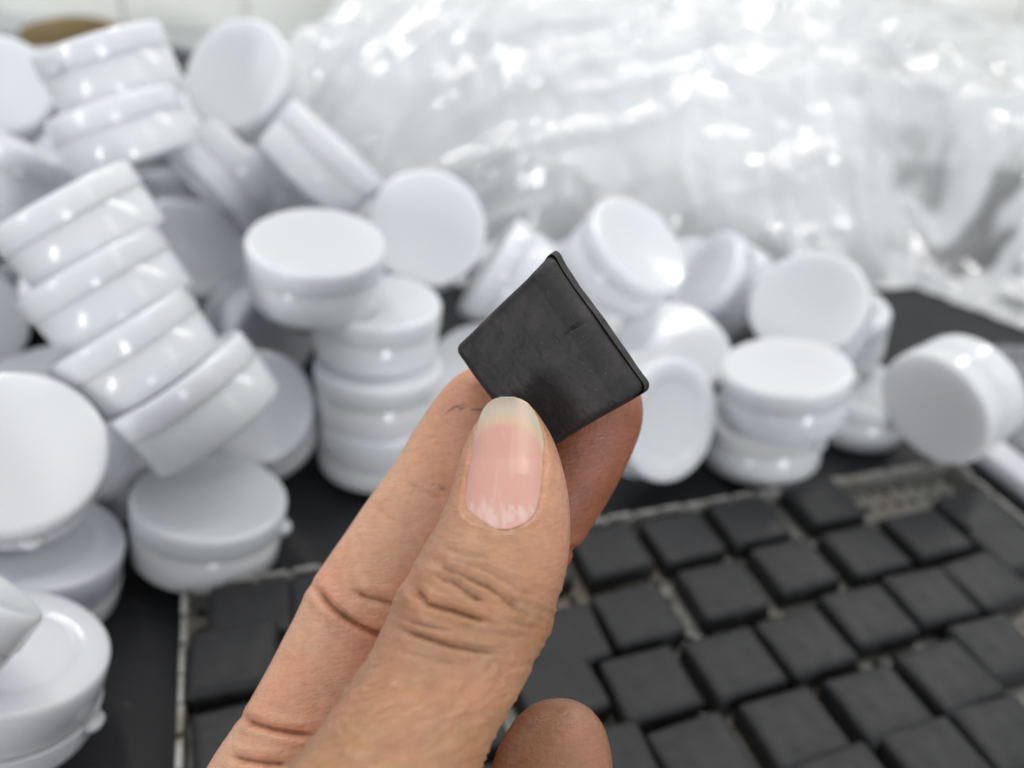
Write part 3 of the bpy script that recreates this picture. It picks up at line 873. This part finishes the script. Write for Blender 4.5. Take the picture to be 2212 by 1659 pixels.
# little finger curled below the frame, palm, wrist and a length of forearm going back past the viewer
LITTLE = [(1340, 1860, 40, 134, 2), (1335, 1885, 85, 133, 6), (1320, 1940, 100, 132, 7.5), (1270, 2020, 105, 131, 8), (1180, 2110, 110, 129, 8.5)]
tubes.append(px_tube(LITTLE, 30))
pc = np.array([(-20, -76, -136), (-20, -80, -130), (-20, -92, -117), (-21, -108, -97), (-22, -124, -76), (-23, -138, -56), (-24, -155, -34), (-26, -180, 2)], float)
pw = np.array([10, 26, 37, 38, 33, 28, 27, 29], float); ph = np.array([4, 9, 13, 15, 15, 14.5, 16, 19], float)
Sx = catmull(np.column_stack([pc, pw, ph]), 50)
tubes.append((Sx[:, :3], Sx[:, 3], Sx[:, 4], np.array([[1.0, 0, 0]] * 50)))
def build_hand():
    V = []; Fc = []
    for C_, hw, ht, wr in tubes:
        v, f = loft(C_, hw, ht, wr)
        o_ = len(V); V += list(v); Fc += [tuple(i + o_ for i in q) for q in f]
    tmp = link('hand_rough', np_mesh('hand_rough', np.array(V) * MM, Fc))
    bm = bmesh.new(); bm.from_mesh(tmp.data); bmesh.ops.recalc_face_normals(bm, faces=bm.faces); bm.to_mesh(tmp.data); bm.free()
    r_ = tmp.modifiers.new('r', 'REMESH'); r_.mode = 'VOXEL'; r_.voxel_size = VOX * MM; r_.use_smooth_shade = True
    s_ = tmp.modifiers.new('s', 'SMOOTH'); s_.factor = .5; s_.iterations = 7
    dg = bpy.context.evaluated_depsgraph_get()
    me = bpy.data.meshes.new_from_object(tmp.evaluated_get(dg)); me.name = 'hand'
    bpy.data.objects.remove(tmp)
    return me
hand_me = build_hand()
nv = len(hand_me.vertices)
co = np.empty(nv * 3); hand_me.vertices.foreach_get('co', co); co = co.reshape(-1, 3) / MM
no = np.empty(nv * 3); hand_me.vertices.foreach_get('normal', no); no = no.reshape(-1, 3)
dep = -co[:, 2]
pu = co[:, 0] / dep * F_PX + CX; pv = -co[:, 1] / dep * F_PX + CY
# which finger a vertex belongs to: nearest normalised tube axis
def tube_dist(t):
    C_, hw, ht, _ = t
    best = np.full(nv, 1e9)
    for c, r in zip(C_[::2], (hw[::2] + ht[::2]) / 2): best = np.minimum(best, np.linalg.norm(co - c, axis=1) / r)
    return best
TD_ = np.stack([tube_dist(t) for t in tubes], 1)
own = TD_.argmin(1)
front = no[:, 2] > -.15
thumb_m = (own == 0) & front; index_m = (own == 1) & front; mid_m = (own == 2) & front
def seg_dist(u, v, line):
    best = np.full(len(u), 1e9); side = np.zeros(len(u)); par = np.zeros(len(u))
    L = np.array(line, float); n = len(L) - 1
    for i in range(n):
        a, b = L[i], L[i + 1]; ab = b - a
        t = np.clip(((u - a[0]) * ab[0] + (v - a[1]) * ab[1]) / ab.dot(ab), 0, 1)
        du, dv = u - a[0] - t * ab[0], v - a[1] - t * ab[1]
        d = np.hypot(du, dv); m = d < best
        best[m] = d[m]; par[m] = ((i + t) / n)[m]
    return best, par
disp = np.zeros(nv); dark = np.zeros(nv)
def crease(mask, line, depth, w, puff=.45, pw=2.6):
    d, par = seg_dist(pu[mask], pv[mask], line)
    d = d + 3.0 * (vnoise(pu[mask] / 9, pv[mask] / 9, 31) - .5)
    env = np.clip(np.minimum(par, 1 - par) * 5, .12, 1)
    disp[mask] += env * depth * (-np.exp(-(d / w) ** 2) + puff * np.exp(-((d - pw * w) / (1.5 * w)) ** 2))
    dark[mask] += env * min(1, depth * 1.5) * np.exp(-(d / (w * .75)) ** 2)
# knuckle folds of the thumb
for line, dp, w in [
    ([(893, 1270), (906, 1284), (926, 1303), (971, 1315), (1029, 1334), (1096, 1350)], 1.05, 7.5),
    ([(932, 1243), (978, 1255), (1018, 1284), (1050, 1300)], .62, 7),
    ([(950, 1222), (963, 1228), (1006, 1244), (1060, 1271), (1107, 1302), (1139, 1322)], .66, 7),
    ([(846, 1352), (904, 1369), (971, 1392), (1029, 1404), (1100, 1409)], .66, 7),
    ([(868, 1336), (932, 1353), (982, 1362)], .42, 6),
    ([(952, 1183), (1010, 1199), (1062, 1206)], .24, 7),
    ([(945, 1205), (1000, 1216), (1070, 1240), (1120, 1262)], .22, 7),
    ([(905, 1320), (960, 1338), (1040, 1360), (1120, 1372), (1165, 1372)], .26, 7),
    ([(1060, 1240), (1110, 1270), (1165, 1290)], .20, 7),
    ([(830, 1392), (890, 1410), (960, 1425), (1050, 1432)], .20, 7),
    ([(1090, 1335), (1130, 1350), (1172, 1352)], .18, 6)]:
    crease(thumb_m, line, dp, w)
# flexion folds of the index and middle fingers
for line, dp, w in [
    ([(672, 1262), (690, 1280), (712, 1305), (745, 1332), (785, 1355), (840, 1378), (880, 1388)], 1.15, 8),
    ([(762, 1276), (800, 1290), (845, 1300), (885, 1312)], .75, 8),
    ([(515, 1545), (545, 1560), (590, 1574), (640, 1583), (700, 1592)], 1.05, 8),
    ([(490, 1628), (530, 1640), (580, 1648), (640, 1650)], .8, 8),
    ([(880, 1040), (920, 1062), (965, 1078)], .22, 9), ([(795, 1080), (850, 1120), (900, 1140)], .12, 8)]:
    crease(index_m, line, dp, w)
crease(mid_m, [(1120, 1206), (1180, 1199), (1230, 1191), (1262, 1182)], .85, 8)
# loose skin waves over the thumb knuckle and along the lower thumb
rotu = (pu * .94 + pv * .34); rotv = (-pu * .34 + pv * .94)
kn = np.exp(-((pv - 1300 - .25 * (pu - 1020)) / 95) ** 2) * thumb_m
disp += kn * .40 * (ridge(rotu / 85 + 3, rotv / 20, 41) ** 2 - .35)
rot2u = (pu * .93 - pv * .36); rot2v = (pu * .36 + pv * .93)
low = np.clip((pv - 1390) / 60, 0, 1) * thumb_m
disp += low * .34 * (ridge(rot2u / 48 + .8 * vnoise(pu / 30, pv / 30, 45), rot2v / 12, 42) ** 2 - .35)
disp += thumb_m * .22 * (vnoise(pu / 45, pv / 45, 43) - .5) * (pv > 1150) + index_m * .25 * (vnoise(pu / 60, pv / 60, 44) - .5)
# puffy bulge at the left of the knuckle
disp += thumb_m * 1.25 * np.exp(-((pu - 892) / 30) ** 2 - ((pv - 1298) / 26) ** 2) + thumb_m * .8 * np.exp(-((pu - 922) / 26) ** 2 - ((pv - 1244) / 18) ** 2)

# nail outline (rows: v, left, right)
NAIL = np.array([(857, 1082, 1110), (862, 1066, 1126), (870, 1054, 1140), (884, 1043, 1152), (905, 1034, 1163), (935, 1026, 1172), (970, 1018, 1177), (1005, 1010, 1177), (1040, 1003, 1173),
                 (1075, 998, 1167), (1100, 999, 1160), (1118, 1009, 1149), (1130, 1027, 1135), (1139, 1052, 1118), (1143, 1076, 1100)], float)
def nail_lr(v): return np.interp(v, NAIL[:, 0], NAIL[:, 1]), np.interp(v, NAIL[:, 0], NAIL[:, 2])
l_, r_ = nail_lr(pv)
inn = np.minimum(np.minimum(pu - l_, r_ - pu), 1145 - pv + 0)
bed = np.clip((inn + 5) / 9, 0, 1); bed = bed * bed * (3 - 2 * bed)
nm_ = thumb_m & (pv < 1200) & (no[:, 2] > .1)
disp -= nm_ * (.45 + .5 * np.clip((1125 - pv) / 60, 0, 1)) * bed
fold = np.exp(-((inn + 13) / 9) ** 2) * nm_ * np.clip((pv - 930) / 60, 0, 1)
disp += .14 * fold
co2 = co + no * disp[:, None]
# the tip flesh below the free edge of the nail stays back from the slab
hand_me.vertices.foreach_set('co', (co2 * MM).reshape(-1).astype(np.float32)); hand_me.update()

# skin colour with some painted shade: tan back of the thumb, lighter pink palm side, redder finger ends, darker along the folds
tint = np.empty((nv, 4)); tint[:] = (.60, .345, .205, 1)
def blend(w, c):
    w = np.clip(w, 0, 1)[:, None]; tint[:, :3] = tint[:, :3] * (1 - w) + np.array(c) * w
blend((own == 0) * 1.0, SK_THUMB)
blend((own == 0) * np.exp(-((pv - 1040) / 130) ** 2), SK_THUMBTIP)
blend(kn * .55, SK_KNUCKLE)
blend((own == 1) * 1.0, SK_INDEX)
blend((own == 1) * np.clip((1000 - pv) / 200, 0, 1) * .65, SK_INDEXTIP)
blend(((own == 1) & (pu > 705) & (pv > 1300)) * .35 * np.exp(-((pv - 1370 - .5 * (pu - 780)) / 55) ** 2), (.50, .20, .12))
blend((own == 2) * 1.0, SK_MIDDLE_SHADED)
blend((own == 3) * 1.0, SK_RING)
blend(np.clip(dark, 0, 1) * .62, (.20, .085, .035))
blend(np.exp(-((inn + 5) / 5) ** 2) * nm_ * .22 * (pv > 900), (.58, .33, .16))
blend(np.exp(-((pv - 1160) / 26) ** 2) * (own == 0) * .35, (.46, .26, .14))
blend(nm_ * (vnoise(pu / 4, pv / 3, 61) > .63) * np.exp(-((inn + 7) / 5) ** 2) * (pv > 1095) * .35, (.74, .54, .42))
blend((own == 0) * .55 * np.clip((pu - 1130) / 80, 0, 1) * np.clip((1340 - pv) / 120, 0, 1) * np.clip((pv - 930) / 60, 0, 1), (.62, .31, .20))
blend((own == 0) * .40 * np.clip((950 - pu + (1250 - pv) * .6) / 90, 0, 1) * (pv > 1000), (.36, .20, .115))  # shaded left side of the thumb, painted into the skin colour
blend((own == 0) * np.clip((pv - 1420) / 120, 0, 1) * .45 * vnoise(pu / 70, pv / 50, 81), (.52, .27, .12))
blend((own == 1) * .45 * np.clip((vnoise(pu / 80, pv / 80, 82) - .45) * 3, 0, 1), (.68, .30, .185))
blend((own == 0) * .30 * np.clip((vnoise(pu / 60, pv / 60, 83) - .5) * 3, 0, 1), (.50, .22, .12))
# graphite smudges on the index finger
for line, w, s_ in [([(968, 888), (984, 879), (1000, 882)], 1.6, .8), ([(978, 879), (1004, 874)], 1.4, .7), ([(962, 892), (975, 884)], 1.4, .6), ([(990, 888), (1012, 876)], 1.3, .6), ([(1015, 884), (1042, 886)], 1.6, .8),
                    ([(953, 1053), (958, 1057)], 3.2, .8), ([(948, 1049), (950, 1046)], 2.0, .6), ([(936, 1048), (937, 1046)], 2.0, .6), ([(745, 1330), (748, 1318)], 1.4, .4)]:
    d, _ = seg_dist(pu, pv, line)
    blend(index_m * s_ * np.exp(-(d / w) ** 2), (.07, .06, .06))
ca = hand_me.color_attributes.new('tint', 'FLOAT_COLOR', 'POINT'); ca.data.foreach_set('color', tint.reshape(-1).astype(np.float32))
rd = hand_me.attributes.new('ridges', 'FLOAT', 'POINT')
rd.data.foreach_set('value', (((own == 1) | (own == 2)) * 1.0 + (own == 0) * .35 * (pu > 1150)).astype(np.float32))
hand_me.polygons.foreach_set('use_smooth', [True] * len(hand_me.polygons))
hand_me.materials.clear()
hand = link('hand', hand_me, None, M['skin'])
hand.matrix_world = HANDM
tag(hand, 'tan left hand pinching the dark square slab between thumb and two fingers', 'hand')

# thumbnail: a curved plate lying in its bed, free edge past the fingertip
C_, hw_, ht_, _ = tubes[0]
tv = -C_[:, 1] / -C_[:, 2] * F_PX + CY; tu = C_[:, 0] / -C_[:, 2] * F_PX + CX
def nail_front(u, v):
    d = np.interp(v, tv, -C_[:, 2]); c = np.interp(v, tv, tu)
    W_ = np.interp(max(v, 985), tv, hw_) * F_PX / d; H_ = np.interp(max(v, 985), tv, ht_)
    d0 = d - np.interp(v, tv, ht_) if v >= 985 else np.interp(985, tv, -C_[:, 2]) - np.interp(985, tv, ht_) + (985 - v) * NAIL_SLOPE
    q = min(1, abs(u - c) / W_)
    return d0 + H_ * (1 - (1 - q ** 2.15) ** (1 / 2.15)) * .92 - .02
ns, nt_ = 34, 60
vs = np.concatenate([np.linspace(857, 875, 10)[:-1], np.linspace(875, 1120, 40)[:-1], np.linspace(1120, 1143, 12)])
V = []; colr = []; Fc = []
for lay in (0, 1):
    for v in vs:
        l, r = nail_lr(v)
        for i in range(ns):
            s = i / (ns - 1); u = l + (r - l) * s
            d = nail_front(u, v)
            edge = min(1, min(s, 1 - s) * 9)
            d = d - .10 * edge + (.18 * (1 - edge)) + lay * (.10 + .38 * edge)
            if v > 1120: d += (v - 1120) / 23 * .12
            V.append(P(u, v, d) * MM)
            # colour: grey cream free edge, pink plate, pale patches at the base, yellowish right side
            fe = np.interp(u, [1020, 1035, 1060, 1088, 1115, 1139, 1160, 1176], [955, 930, 917, 911, 915, 925, 945, 975]) + 2.0 * (float(vnoise(np.array([u / 9.0]), np.array([0.5]), 77)[0]) - .5)
            k = 1 / (1 + math.exp(-(v - fe) / 4.5))
            c_free = np.array((.54, .45, .36)) * (1 - .25 * math.exp(-((v - 858) / 18) ** 2))
            c_line = np.array((.64, .44, .25))
            c_pink = np.array((.64, .335, .27))
            c = c_free * (1 - k) + c_pink * k
            c = c + (c_line - c) * .75 * math.exp(-((v - fe + 7) / 9) ** 2)
            c = c + (np.array((.76, .52, .40)) - c) * .5 * math.exp(-((u - 1128) / 14) ** 2) * (v < 1020)  # pale upright streak: a light reflection painted into the nail colour
            c = c + (np.array((.66, .50, .28)) - c) * .7 * max(0, (u - (r - 9)) / 9) * (v < 1010)
            c = c + (np.array((.62, .36, .30)) - c) * .5 * max(0, min(1, (v - 1065) / 50))
            pale = float(vnoise(np.array([u / 9.0]), np.array([v / 16.0]), 71)[0])
            top = 1098 - 26 * math.exp(-((u - 1045) / 22) ** 2) + 10 * math.sin(u * .3)
            if v > top: c = c + (np.array((.74, .52, .46)) - c) * (.10 + .5 * max(0, min(1, (pale - .4) * 4)))
            colr.append((*c, 1))
nr = len(vs)
def ni(lay, j, i): return lay * nr * ns + j * ns + i
for j in range(nr - 1):
    for i in range(ns - 1):
        Fc.append((ni(0, j, i), ni(0, j + 1, i), ni(0, j + 1, i + 1), ni(0, j, i + 1)))
        Fc.append((ni(1, j, i), ni(1, j, i + 1), ni(1, j + 1, i + 1), ni(1, j + 1, i)))
    for i, fl in ((0, 0), (ns - 1, 1)):
        q = (ni(0, j, i), ni(1, j, i), ni(1, j + 1, i), ni(0, j + 1, i)); Fc.append(q if not fl else q[::-1])
for i in range(ns - 1):
    for j, fl in ((0, 0), (nr - 1, 1)):
        q = (ni(0, j, i), ni(0, j, i + 1), ni(1, j, i + 1), ni(1, j, i)); Fc.append(q if not fl else q[::-1])
nme = np_mesh('thumbnail', V, Fc)
ca = nme.color_attributes.new('tint', 'FLOAT_COLOR', 'POINT'); ca.data.foreach_set('color', np.array(colr, np.float32).reshape(-1))
nail = link('thumbnail', nme, hand, M['nail'])
